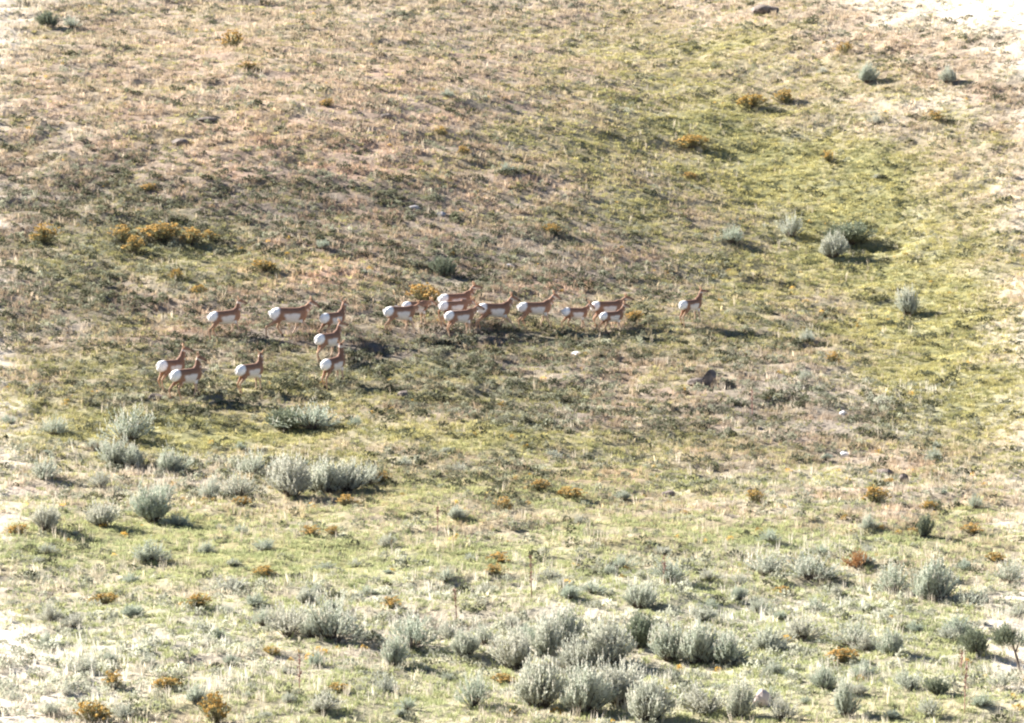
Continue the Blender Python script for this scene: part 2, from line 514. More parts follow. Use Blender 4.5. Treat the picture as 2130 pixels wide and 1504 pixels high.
# small yellow flowers of snakeweed
x, y, z, m = pick(9000, lambda m, x, y: (.12 + .28 * (m['py'] > 980) + .1 * m['g']) * sstep(.5, .72, fbm(x / 1.7, y / 1.7, 121, 2)) * 1.1)
t = (col(.50, .33, .09) + np.zeros((len(x), 3))) * bright(len(x), .3)
s = rng.uniform(.35, .95, len(x))
scatter('snakeweed', 'little ochre yellow snakeweed clumps among the grass', 'ground cover', np.c_[x, y, z], t, np.c_[s, s, s], rng.integers(0, len(csh), len(x)), cshc)

# pale upright seed stalks
stk = [tuft('stalk_tuft', 6, .34, .10, .009, .18, .1, seed=s + 50) for s in range(3)]
stkc = proto_coll('stalks', stk)
x, y, z, m = pick(60000, lambda m, x, y: np.clip(.15 + .6 * m['sg'] + .2 * (m['py'] > 1100), 0, 1) * sstep(.42, .7, fbm(x / 1.6, y / 1.6, 131, 2)))
t = lerp(col(.52, .45, .34) + np.zeros((len(x), 3)), col(.68, .66, .58), m['sg']); t = t * bright(len(x), .2)
s = rng.uniform(.5, 1.2, len(x))
scatter('seed_stalks', 'pale upright dry seed stalks standing above the short grass', 'grass', np.c_[x, y, z], t, np.c_[s, s, s], rng.integers(0, len(stk), len(x)), stkc)

# ------------------------------------------------------------------ shrubs
sage_leaf = leaf_mat('sage_leaf', (.34, .37, .30), (.56, .585, .49), trans=.26, noise_scale=5, objvar=.32)
dark_leaf = leaf_mat('dark_shrub_leaf', (.14, .165, .11), (.25, .27, .19), trans=.2, noise_scale=5)
rabbit_leaf = leaf_mat('rabbitbrush_leaf', (.14, .14, .07), (.25, .22, .11), trans=.25, noise_scale=6)
rabbit_flower = leaf_mat('rabbitbrush_flower', (.45, .26, .06), (.60, .38, .11), trans=.34, noise_scale=8, objvar=.15)
rust_leaf = leaf_mat('rusty_leaf', (.26, .13, .06), (.38, .22, .10), trans=.25)
spike_mat = leaf_mat('seed_spike', (.46, .43, .34), (.62, .60, .50), trans=.4)
bark = solid_mat('grey_bark', (.055, .045, .036), (.13, .105, .085), 12, .9)
red_stalk = solid_mat('reddish_dry_stalk', (.22, .10, .08), (.34, .19, .15), 15, .9)

def shrub(kind, nshoot, nleaf, spread, leaf, seed, start=.35, curve=.5, lm=None, flower=0, spikes=0, ragged=.15, lumps=.18):
    """height 1, radius about 0.5; shoots fan out of one crown of woody stems"""
    r = np.random.default_rng(seed)
    st = MB(); lv = []; lf = []; fv = []; ff = []; sv = []; sf = []
    p1, p2 = r.uniform(0, 6.28, 2)
    skew = r.uniform(0, 6.28); gap = r.uniform(0, 6.28)
    for i in range(nshoot):
        a = r.uniform(0, 2 * math.pi)
        q = math.sqrt(r.uniform())
        if q > .45 and math.cos(a - gap) > .86 and r.uniform() < .75: continue
        env = 1 + .22 * math.cos(a - skew) * q + lumps * math.sin(3 * a + p1) * q + lumps * .7 * math.sin(5 * a + p2) * q
        R = spread * q * env
        top = (1.0 - .55 * q ** 2.2 + .14 * q * math.sin(a * 4 + p1) + .12 * math.cos(a - skew + 1) * q) * r.uniform(1 - ragged * 2, 1 + ragged * .4) * (1 + lumps * .5 * math.sin(2 * a + p2))
        tip = np.array([R * math.cos(a), R * math.sin(a), top])
        b0 = np.array([.16 * R * math.cos(a), .16 * R * math.sin(a), -.05])
        mid = np.array([tip[0] * (.5 + .3 * curve), tip[1] * (.5 + .3 * curve), top * .45])
        def at(t): return (1 - t) ** 2 * b0 + 2 * t * (1 - t) * mid + t * t * tip
        if i % 2 == 0:
            st.tube([at(0), at(.4), at(.85)], [.016, .010, .004], 3, False)
        for k in range(nleaf):
            t = start + (1.03 - start) * (k + r.uniform()) / nleaf
            p = at(t) + r.normal(0, .018, 3) * (1.4 - t)
            tv = at(min(1.0, t + .02)) - at(t - .03); tv /= np.linalg.norm(tv)
            d = tv + np.array([0, 0, .35]) + r.normal(0, .34, 3); d /= np.linalg.norm(d)
            s = np.cross(d, r.normal(size=3)); s /= np.linalg.norm(s)
            Ls = leaf * r.uniform(.7, 1.3); Ws = Ls * .19
            n = len(lv)
            lv += [p, p + d * Ls * .5 + s * Ws, p + d * Ls, p + d * Ls * .5 - s * Ws]
            lf.append((n, n + 1, n + 2, n + 3))
        if spikes and r.uniform() < spikes:
            L0 = r.uniform(.10, .26); dv = np.array([r.normal(0, .12), r.normal(0, .12), 1.0]); w_ = .009
            for k in range(5):
                p = tip + dv * L0 * k / 5
                s = np.cross(dv, r.normal(size=3)); s /= np.linalg.norm(s)
                n = len(sv); sv += [p, p + dv * L0 * .14 + s * w_, p + dv * L0 * .30, p + dv * L0 * .14 - s * w_]
                sf.append((n, n + 1, n + 2, n + 3))
        if flower and r.uniform() < flower:
            for k in range(7):
                p = tip + r.normal(0, .035, 3) * np.array([1, 1, .6])
                d = r.normal(size=3); d[2] = abs(d[2]); d /= np.linalg.norm(d)
                s = np.cross(d, r.normal(size=3)); s /= np.linalg.norm(s); u = np.cross(d, s)
                n = len(fv); e = .036 * r.uniform(.7, 1.4)
                fv += [p - s * e, p - u * e, p + s * e, p + u * e]
                ff.append((n, n + 1, n + 2, n + 3))
    d = {'stems': st.mesh('stems', bark), 'foliage': mesh_np('foliage', lv, lf, lm or sage_leaf)}
    if spikes: d['seed_spikes'] = mesh_np('seed_spikes', sv, sf, spike_mat)
    if flower: d['flower_heads'] = mesh_np('flower_heads', fv, ff, rabbit_flower)
    return d

P = {
    'round': [shrub('s', 250, 24, .50, .07, 1, start=.3, spikes=.35), shrub('s', 250, 24, .52, .07, 2, lumps=.25, start=.32, spikes=.5)],
    'fan':   [shrub('s', 210, 24, .56, .075, 3, start=.38, ragged=.2, curve=.1, spikes=.8), shrub('s', 210, 24, .50, .075, 4, start=.38, ragged=.22, curve=.0, spikes=.9)],
    'sparse': [shrub('s', 110, 18, .55, .075, 5, start=.55, ragged=.28, lumps=.3, spikes=1, curve=.1), shrub('s', 120, 17, .6, .075, 6, start=.5, ragged=.28, lumps=.3, spikes=.9, curve=.1)],
    'low':   [shrub('s', 170, 18, .62, .08, 7, start=.3, ragged=.3, lumps=.3, spikes=.3), shrub('s', 150, 18, .6, .09, 8, start=.3, ragged=.3, lumps=.35)],
    'dark':  [shrub('s', 170, 24, .50, .08, 9, start=.25, lm=dark_leaf)],
    'rust':  [shrub('s', 100, 18, .55, .09, 10, start=.3, lm=rust_leaf, ragged=.3)],
    'rabbit': [shrub('s', 95, 12, .52, .10, 11, lm=rabbit_leaf, flower=.7, start=.2), shrub('s', 90, 12, .55, .10, 12, lm=rabbit_leaf, flower=.6, lumps=.35, start=.2),
               shrub('s', 80, 12, .5, .10, 13, lm=rabbit_leaf, flower=.8, lumps=.3, start=.2)],
}

def place_shrub(kind, name, cat, px, py, w, h, label, group=None, z0=-.02, lean=(0, 0)):
    x, y, z, s = ground_at(px, py)
    lib = P[kind]; d = lib[random.randrange(len(lib))]
    root = empty(name, (x, y, z + z0), random.uniform(0, 6.28))
    root.scale = (w / s * 1.05, w / s * .95, h / s * 1.04)
    if lean != (0, 0): root.rotation_euler = (lean[0], lean[1], root.rotation_euler[2])
    for k, mm in d.items():
        c_ = link(k, mm, root)
        c_['kind'] = 'stuff'
    tag(root, label, cat, group)
    return root

SB = [
 (925,575,60,40,'dark','round dark-centred sagebrush alone above the orange rabbitbrush and the herd'),
 (1890,657,50,54,'fan','pale upright sagebrush throwing a long shadow, far right of the herd'),
 (1645,494,48,44,'sparse','pale open sagebrush up the green swale, left of the wide dark-based one'),
 (1762,506,112,44,'dark','widest dark-based sagebrush high in the green swale'),
 (1732,536,62,46,'round','pale round sagebrush just below the wide dark-based one'),
 (1525,507,46,34,'sparse','small brownish sagebrush at the left of the three in the upper swale'),
 (592,893,95,46,'dark','green left half of the wide sagebrush below the pair of pronghorn'),
 (652,893,105,48,'sparse','pinkish grey right half of the wide sagebrush below the pair of pronghorn'),
 (265,918,92,68,'sparse','tall pale-topped sagebrush, uppermost of the cluster on the left'),
 (236,968,70,54,'fan','dark-hearted sagebrush below the tall pale-topped one on the left'),
 (278,972,48,42,'round','pale small sagebrush touching the right side of the dark-hearted one'),
 (355,986,60,48,'round','compact round sagebrush standing apart right of the left cluster'),
 (115,908,56,38,'sparse','thin pale sagebrush farthest left of the upper left cluster'),
 (88,996,62,38,'low','flat dark sagebrush near the left edge above the pale ground'),
 (320,1086,76,76,'fan','dome-shaped blue-grey sagebrush with a long dark shadow, lower left'),
 (368,1094,56,26,'low','low dark sagebrush in the shadow of the dome-shaped one'),
 (95,1103,52,54,'fan','upright grey sagebrush nearest the left edge in the lower left meadow'),
 (212,1094,66,48,'fan','grey-brown sagebrush between the upright one and the dome-shaped one'),
 (440,1038,56,40,'low','small dark sagebrush at the left end of the long hedge'),
 (496,1036,66,48,'sparse','pale sparse sagebrush second from the left end of the long hedge'),
 (530,990,90,52,'sparse','pale sagebrush behind the left part of the long hedge'),
 (608,1032,96,76,'fan','tallest sagebrush in the middle of the long hedge'),
 (672,1026,92,64,'round','broad sagebrush right of the tallest one in the long hedge'),
 (722,1022,84,58,'round','dark-footed sagebrush near the right end of the long hedge'),
 (768,1010,52,42,'sparse','thin sagebrush closing the right end of the long hedge'),
 (602,1322,84,64,'sparse','dark-footed sagebrush left of the tall wispy one, lower centre left'),
 (648,1326,56,50,'low','small green sagebrush squeezed between the dark-footed and the wispy one'),
 (694,1338,104,98,'sparse','tall wispy fan-shaped sagebrush in the lower centre left'),
 (858,1348,92,66,'sparse','grey sagebrush upper left of the big bottom thicket'),
 (818,1386,60,58,'fan','pale sagebrush just below the grey one left of the bottom thicket'),
 (965,1366,60,52,'round','round sagebrush at the left end of the big thicket'),
 (1010,1340,60,42,'sparse','faint pale sagebrush behind the left end of the big thicket'),
 (1072,1392,84,84,'fan','splayed sagebrush reaching lowest in the big thicket'),
 (1135,1368,80,80,'fan','pale sagebrush between the splayed one and the tallest ones of the thicket'),
 (1172,1335,84,66,'round','bright-topped sagebrush at the back of the big thicket'),
 (1198,1388,72,60,'low','low sagebrush in front centre of the big thicket'),
 (1262,1384,106,88,'round','large shaded sagebrush in the middle of the big thicket'),
 (1326,1348,80,70,'dark','dark green sagebrush at the back right of the big thicket'),
 (1330,1266,66,54,'fan','lone sagebrush on green grass above the big thicket'),
 (1396,1376,84,72,'fan','pale sagebrush joining the two right-hand bushes of the big thicket'),
 (1450,1384,106,84,'round','large round sagebrush with black shade beneath, right part of the thicket'),
 (1514,1384,78,64,'fan','sagebrush closing the right end of the big thicket'),
 (1118,1474,112,98,'fan','left bush of the row at the bottom edge'),
 (1210,1484,116,92,'round','dark-hearted bush in the middle of the row at the bottom edge'),
 (1290,1464,112,88,'fan','spiky tall bush right of centre in the row at the bottom edge'),
 (1345,1500,110,84,'round','tan tinted bush at the right end of the row at the bottom edge'),
 (985,1472,76,66,'sparse','small upright bush just left of the row at the bottom edge'),
 (1466,1482,84,56,'low','leaning grey bush left of the pinkish stone at the bottom'),
 (1538,1496,64,74,'fan','upright grey bush touching the left of the pinkish stone'),
 (1628,1498,60,52,'sparse','pale bush touching the right of the pinkish stone'),
 (1758,1492,60,78,'fan','narrow upright bush at the bottom edge right of the pinkish stone'),
 (1716,1434,54,46,'round','small grey bush above the narrow upright one, lower right'),
 (1592,1350,70,46,'low','low bush at the left end of the loose band of sagebrush on the right'),
 (1672,1330,86,52,'sparse','grey bush second from left in the loose band on the right'),
 (1772,1342,84,52,'sparse','middle bush of the loose band on the right'),
 (1800,1352,50,34,'low','small low bush below the middle of the loose band on the right'),
 (1856,1362,66,50,'round','dark green-grey bush at the right end of the loose band'),
 (1942,1252,98,82,'round','largest rounded sagebrush at the right, with a grassy shadow'),
 (2014,1262,84,34,'low','low dark bush lying in the shadow of the largest rounded one'),
 (1858,1234,72,62,'sparse','ragged sagebrush with bare tips, left of the largest rounded one'),
 (1990,1322,60,40,'low','flat small bush left of the two dark ones near the right edge'),
 (2030,1362,62,52,'dark','dark green bush left of the leaning one near the right edge'),
 (1922,1117,38,46,'dark','compact dark green bush alone on bare ground at the right'),
 (1690,1206,110,54,'sparse','wide pale grey bush left of the ragged one on the right'),
 (1590,1196,90,46,'sparse','pale wispy bush farther left of the wide pale grey one'),
 (1952,1446,54,36,'dark','small dark bush above the bottom right corner'),
 (2102,1214,56,46,'sparse','bleached bush at the right edge beside the largest rounded one'),
 (102,58,52,34,'dark','dark bush against the pale ground in the top left corner'),
 (150,58,32,24,'sparse','smaller bush right beside the dark one in the top left corner'),
 (1805,172,44,36,'round','pale round bush near the top right on dry grass'),
 (1972,174,40,32,'round','bleached round bush right of the pale round one near the top right'),
 (312,1168,64,40,'low','small pale bush with dark foot in the green lower left meadow'),
 (1395,1206,70,36,'low','pale low bush above the lone sagebrush on green grass'),
 (480,1230,80,28,'low','flat pale bush on bare ground, lower left of centre'),
 (170,1402,60,36,'sparse','thin bleached bush on the pale ground in the lower left'),
]
for q in SB:
    place_shrub(q[4], 'sagebrush', 'sagebrush', q[0], q[1], q[2], q[3], q[5], 'sagebrush on the hillside')

RB = [
 (482,102,46,36,'bright orange rabbitbrush high on the upper left slope'),
 (885,632,70,38,'large orange rabbitbrush just left of the stacked three pronghorn'),
 (90,507,58,34,'orange rabbitbrush nearest the left edge on the dark slope'),
 (256,508,44,32,'orange rabbitbrush at the left of the group on the dark slope'),
 (278,524,42,28,'lower small rabbitbrush touching the left one of the group'),
 (335,497,84,32,'widest rabbitbrush in the middle of the group on the dark slope'),
 (394,510,50,34,'rabbitbrush at the right of the group with black shade beside it'),
 (432,500,32,20,'smallest rabbitbrush closing the right of the group on the dark slope'),
 (548,562,46,20,'low yellow rabbitbrush on pinkish ground above the second pronghorn'),
 (366,584,26,22,'tiny golden rabbitbrush on pinkish ground below the group'),
 (414,612,34,18,'small golden rabbitbrush above the leftmost pronghorn of the upper row'),
 (310,396,34,14,'flat golden rabbitbrush above the group on the dark slope'),
 (515,142,40,12,'flat orange rabbitbrush below the bright one on the upper left slope'),
 (680,222,28,16,'faint rabbitbrush on the upper slope left of centre'),
 (918,282,26,16,'small orange rabbitbrush on the upper slope at centre'),
 (962,324,28,18,'small yellow rabbitbrush just below right of the one at upper centre'),
 (1436,308,64,24,'wide olive rabbitbrush at the head of the green swale'),
 (1755,112,36,22,'yellow rabbitbrush nearest the pale top right slope'),
 (1560,222,58,24,'wide orange rabbitbrush, left of the pair above the swale'),
 (1632,214,40,26,'orange rabbitbrush, right of the pair above the swale'),
 (1724,338,34,20,'small rabbitbrush with a dark shadow inside the upper swale'),
 (1436,374,28,16,'little rabbitbrush on the left rim of the swale'),
 (1945,252,40,16,'faint yellow rabbitbrush on the dry right slope'),
 (1150,484,36,18,'faint rabbitbrush on the middle slope above the herd'),
 (1734,758,28,22,'golden rabbitbrush below the swale, right of the dark boulder'),
 (1320,668,34,20,'golden rabbitbrush between the lone pronghorn and the herd'),
 (1050,1066,34,26,'orange rabbitbrush with a dark shadow in the middle foreground'),
 (1186,1038,56,24,'orange rabbitbrush on bare pinkish ground at middle right'),
 (1120,1022,50,20,'olive rabbitbrush left of the one on bare pinkish ground'),
 (1570,1046,36,24,'gold and dark rabbitbrush left of the big domed one at the right'),
 (1818,1046,54,32,'big domed orange rabbitbrush above the compact dark green bush'),
 (722,1052,46,20,'golden rabbitbrush below the right end of the long hedge'),
 (505,1050,44,16,'yellow rabbitbrush below the left end of the long hedge'),
 (795,1004,32,20,'rabbitbrush just right of the long hedge'),
 (648,1116,48,20,'left of two golden rabbitbrushes on the meadow below the hedge'),
 (692,1112,30,16,'right of two golden rabbitbrushes on the meadow below the hedge'),
 (552,1198,50,20,'orange rabbitbrush alone on the green meadow, left of centre'),
 (1042,1172,50,22,'upper of two olive gold rabbitbrushes at lower centre'),
 (1028,1196,44,18,'lower of two olive gold rabbitbrushes at lower centre'),
 (816,1266,50,22,'small orange rabbitbrush above the grey bush at lower centre'),
 (408,1264,60,24,'wide yellow rabbitbrush on bare ground at lower left'),
 (218,1258,56,22,'brownish rabbitbrush with black shade on bare ground, far lower left'),
 (92,1088,36,16,'yellow rabbitbrush behind the upright sagebrush near the left edge'),
 (36,1112,46,20,'pale yellow rabbitbrush at the left edge of the meadow'),
 (450,1502,58,56,'tall orange rabbitbrush cut by the bottom edge'),
 (196,1502,74,40,'wide orange rabbitbrush cut by the bottom edge in the left corner'),
 (236,1430,50,30,'yellow rabbitbrush with grey foot above the bottom left corner'),
 (342,1436,60,26,'straw yellow rabbitbrush right of the grey-footed one at lower left'),
 (704,1440,42,20,'small orange rabbitbrush on green grass at the bottom left of centre'),
 (566,1362,40,16,'tiny yellow rabbitbrush below the dark-footed sagebrush'),
 (1748,1378,66,28,'orange rabbitbrush below the loose band of sagebrush at the right'),
 (1050,1420,50,18,'pale yellow rabbitbrush between the thicket and the bottom row'),
 (1630,1236,46,16,'yellow rabbitbrush on reddish ground at lower right'),
 (2026,1110,46,20,'yellow rabbitbrush right of the compact dark green bush'),
 (1930,1060,36,18,'faint orange rabbitbrush above the compact dark green bush'),
 (1850,1010,30,14,'tiny orange rabbitbrush right above the big domed one'),
 (2072,1168,40,18,'yellow rabbitbrush near the right edge above the bleached bush'),
 (1900,1110,34,12,'small yellow rabbitbrush touching the left of the compact dark green bush'),
]
for q in RB:
    place_shrub('rabbit', 'rabbitbrush', 'rabbitbrush', q[0], q[1], q[2], q[3] * 1.1, q[4], 'rabbitbrush on the hillside')
place_shrub('rust', 'rusty_shrub', 'shrub', 1788, 1180, 62, 34, 'rust brown shrub behind the ragged sagebrush at the right', None)

# leaning bush on a bare trunk at the right edge
x, y, z, s = ground_at(2122, 1404)
root = empty('leaning_shrub', (x, y, z), 0)
mb = MB(); mb.tube([(0, 0, -.05), (-.06, 0, .3), (-.16, 0, .62), (-.24, 0, .95)], [.035, .03, .022, .015], 6)
mb.tube([(-.10, 0, .45), (-.02, .03, .68), (.06, .04, .85)], [.02, .014, .008], 5); mb.tube([(-.18, 0, .66), (-.36, -.03, .82), (-.46, -.05, .9)], [.018, .012, .008], 5)
link('trunk', mb.mesh('trunk', bark, True), root)
f2 = link('lower_foliage', P['sparse'][0]['foliage'], root); f2.location = (-.02, .02, .52); f2.scale = (.42, .4, .42); f2['kind'] = 'stuff'
fo = link('crown', P['dark'][0]['foliage'], root)
fo.location = (-.30, 0, .60); fo.scale = (.72, .6, .5); fo.rotation_euler = (.1, -.25, 1.0); fo['kind'] = 'stuff'
tag(root, 'leaning dark green bush on a bare stem cut by the right edge', 'shrub')

# dead dock-like stalks
DS = [(1106, 1246, 90, 'thin reddish dead stalk rising at lower centre'),
      (950, 1290, 62, 'short reddish dead stalk left of the one at lower centre'),
      (622, 1446, 84, 'reddish dead stalk below the wispy sagebrush'),
      (2006, 1484, 108, 'tallest reddish dead stalk near the bottom right corner'),
      (1382, 1216, 60, 'pinkish dead stalk above the lone sagebrush on green grass'),
      (1998, 1400, 46, 'short reddish stalk behind the tallest one at lower right'),
      (1565, 862, 52, 'thin reddish stalk below the dark boulder'),
      (910, 1105, 52, 'brownish dead stalk on the meadow right of the hedge')]
for i, (px, py, h, lab) in enumerate(DS):
    x, y, z, s = ground_at(px, py)
    root = empty('dead_stalk', (x, y, z), random.uniform(0, 6)); hh = h / s
    mb = MB(); mb.tube([(0, 0, -.05), (.02, .01, hh * .5), (.05, 0, hh)], [.012, .010, .005], 5)
    link('stem', mb.mesh('stem', red_stalk), root)
    v = []; f = []
    r = np.random.default_rng(i)
    for k in range(70):
        t = r.uniform(.35, 1); p = np.array([.05 * t * t, 0, hh * t]) + r.normal(0, .028, 3)
        d = r.normal(size=3); d /= np.linalg.norm(d); s2 = np.cross(d, r.normal(size=3)); s2 /= np.linalg.norm(s2)
        n = len(v); v += [p - d * .022, p + s2 * .014, p + d * .022, p - s2 * .014]; f.append((n, n + 1, n + 2, n + 3))
    link('seed_head', mesh_np('seed_head', v, f, red_stalk), root)['kind'] = 'stuff'
    tag(root, lab, 'dead stalk', 'reddish dead stalks')

# ------------------------------------------------------------------ rocks
rock_dark = solid_mat('dark_rock', (.08, .065, .055), (.22, .175, .14), 3.5, .85, .7, 9)
rock_grey = solid_mat('grey_rock', (.20, .19, .19), (.36, .34, .33), 4, .85, .6, 9)
rock_pink = solid_mat('pinkish_stone', (.46, .36, .31), (.60, .49, .43), 4, .8, .5, 8)
rock_pale = solid_mat('pale_stone', (.50, .48, .46), (.66, .64, .61), 5, .8, .4, 9)
import bmesh
def rock_mesh(name, sx, sy, sz, seed, mat, cuts=7, sharp=.7, sub=3):
    bm = bmesh.new(); bmesh.ops.create_icosphere(bm, subdivisions=sub, radius=1.0)
    r = np.random.default_rng(seed)
    planes = []
    for k in range(cuts):
        n = r.normal(size=3); n /= np.linalg.norm(n); planes.append((n, r.uniform(sharp, .95)))
    for v in bm.verts:
        p = np.array(v.co)
        for n, d in planes:
            e = p @ n
            if e > d: p = p - n * (e - d)
        w = 1 + .06 * (float(vnoise(p[0] * 3 + seed, p[1] * 3 + p[2] * 2, seed)) - .5) * 2
        v.co = (p[0] * sx * w, p[1] * sy * w, p[2] * sz * w)
    me = bpy.data.meshes.new(name); bm.to_mesh(me); bm.free()
    me.materials.append(mat)
    return me
RK = [(1592, 28, 60, 18, rock_dark, 'flat dark rock at the top edge right of centre'),
      (1390, 1032, 32, 11, rock_dark, 'small black flat rock alone in the middle foreground'),
      (824, 648, 22, 11, rock_grey, 'small grey rock just left of the pair of close pronghorn'),
      (1585, 1468, 42, 34, rock_pink, 'rounded pale pinkish stone between two bushes at the bottom'),
      (374, 302, 40, 13, rock_dark, 'small dark rock on the upper left dry slope'),
      (430, 254, 44, 10, rock_dark, 'narrow dark rock above the small one on the upper left slope'),
      (804, 246, 26, 11, rock_dark, 'dark stone on the upper slope left of centre'),
      (862, 436, 26, 9, rock_grey, 'upper grey stone on the brown middle slope'),
      (918, 450, 22, 10, rock_grey, 'grey stone right of the upper one on the brown middle slope'),
      (1060, 560, 24, 11, rock_grey, 'grey stone right of the round sagebrush above the herd'),
      (1756, 864, 20, 9, rock_pale, 'white stone on the grey-brown slope right of the boulder'),
      (1758, 948, 22, 9, rock_pale, 'pale stone directly downhill of the white stone'),
      (1200, 740, 26, 9, rock_pale, 'pale stone under the long shadows of the herd'),
      (1880, 1002, 22, 18, rock_dark, 'dark wedge-shaped rock above the domed rabbitbrush'),
      (1840, 988, 46, 12, rock_dark, 'flat dark rock left of the wedge-shaped one'),
      (325, 832, 34, 14, rock_dark, 'brown rock at the feet of the pair of pronghorn on the left'),
      (840, 828, 30, 14, rock_dark, 'dark rock in the shade right of the lowest pronghorn of the middle group'),
      (96, 1242, 30, 9, rock_dark, 'low dark rock on bare ground in the lower left')]
for i, (px, py, w, h, mt, lab) in enumerate(RK):
    x, y, z, s = ground_at(px, py)
    o = link('rock', rock_mesh('rock', w / s * .5, w / s * .42, h / s * .75, i + 3, mt))
    o.location = (x, y + w / s * .2, z + h / s * .22); o.rotation_euler = (0, 0, random.uniform(-.4, .4))
    tag(o, lab, 'rock', 'rocks on the hillside')
# the boulder
x, y, z, s = ground_at(1466, 800)
root = empty('boulder', (x, y, z), 0)
b1 = link('main_block', rock_mesh('main_block', .30, .32, .36, 44, rock_dark, 9, .55), root); b1.location = (.14, .1, .12)
b2 = link('low_block', rock_mesh('low_block', .30, .30, .16, 45, rock_dark, 8, .6), root); b2.location = (-.26, .0, .04)
tag(root, 'big angular dark boulder on the open slope below the lone pronghorn', 'boulder')

# ------------------------------------------------------------------ small sagebrush seedlings that can be counted (lower flat)
lo_meshes = [P['sparse'][0], P['sparse'][1], P['low'][0], P['low'][1], P['fan'][0]]
marks = [(q[0], q[1], q[5]) for q in SB] + [(q[0], q[1], q[4]) for q in RB]
marks = [q for q in marks if len(q[2].replace('-', ' ').split()) <= 12]
cnt = 0; tries = 0; taken = []; used = {}
while cnt < 140 and tries < 12000:
    tries += 1
    px = random.uniform(10, 2125)
    py = random.uniform(870, 1500) if random.random() < .86 else random.uniform(60, 860)
    if 300 < px < 1500 and 600 < py < 850: continue
    x, y, z, s = ground_at(px, py)
    mk = masks(np.array([x]), np.array([y]), np.array([z]))
    if random.random() > .12 + .9 * float(mk['sg'][0]): continue
    if any((x - a) ** 2 + (y - b_) ** 2 < .3 for a, b_ in taken): continue
    mq = min(marks, key=lambda q: (q[0] - px) ** 2 + (1.6 * (q[1] - py)) ** 2)
    ddx, ddy = px - mq[0], 1.6 * (py - mq[1])
    if ddx * ddx + ddy * ddy > 170 ** 2 or ddx * ddx + ddy * ddy < 62 ** 2: continue
    dr = ('left' if ddx < 0 else 'right') if abs(ddx) > abs(ddy) else ('uphill' if ddy < 0 else 'downhill')
    if (mq[2], dr) in used: continue
    used[(mq[2], dr)] = 1
    taken.append((x, y)); cnt += 1
    d = lo_meshes[random.randrange(len(lo_meshes))]
    root = empty('sagebrush_seedling', (x, y, z - .01), random.uniform(0, 6.28))
    wv = random.uniform(.2, .55); root.scale = (wv * random.uniform(.8, 1.4), wv, wv * random.uniform(.45, .9))
    link('foliage', d['foliage'], root)['kind'] = 'stuff'; link('stems', d['stems'], root)['kind'] = 'stuff'
    tag(root, 'seedling ' + dr + ' of the ' + mq[2], 'seedling', 'small sagebrush seedlings dotting the hillside')

# ------------------------------------------------------------------ pronghorn
fur, N, L = new_mat('pronghorn_fur')
out = N.new('ShaderNodeOutputMaterial'); b = N.new('ShaderNodeBsdfPrincipled')
b.inputs['Roughness'].default_value = .8; b.inputs['Specular IOR Level'].default_value = .15
at = N.new('ShaderNodeAttribute'); at.attribute_name = 'coat'
tc = N.new('ShaderNodeTexCoord'); no = N.new('ShaderNodeTexNoise'); no.inputs['Scale'].default_value = 26; no.inputs['Detail'].default_value = 4
L.new(tc.outputs['Object'], no.inputs['Vector'])
L.new(mixcol(N, L, 1.0, at.outputs['Color'], mixcol(N, L, no.outputs[0], (.75, .75, .75), (1.2, 1.2, 1.2)), 'MULTIPLY'), b.inputs['Base Color'])
bp = N.new('ShaderNodeBump'); bp.inputs['Strength'].default_value = .3; bp.inputs['Distance'].default_value = .01
L.new(no.outputs[0], bp.inputs['Height']); L.new(bp.outputs[0], b.inputs['Normal'])
L.new(b.outputs[0], out.inputs['Surface'])
hoof_m = solid_mat('hoof', (.03, .025, .02), (.06, .05, .04), 10, .5)
ear_m = solid_mat('ear_fur', (.36, .20, .11), (.50, .32, .20), 20, .8)
tail_m = solid_mat('tail_fur', (.62, .56, .50), (.80, .77, .72), 20, .8)
eye_m = solid_mat('eye', (.01, .008, .006), (.02, .015, .01), 5, .2)
eye_mesh = None

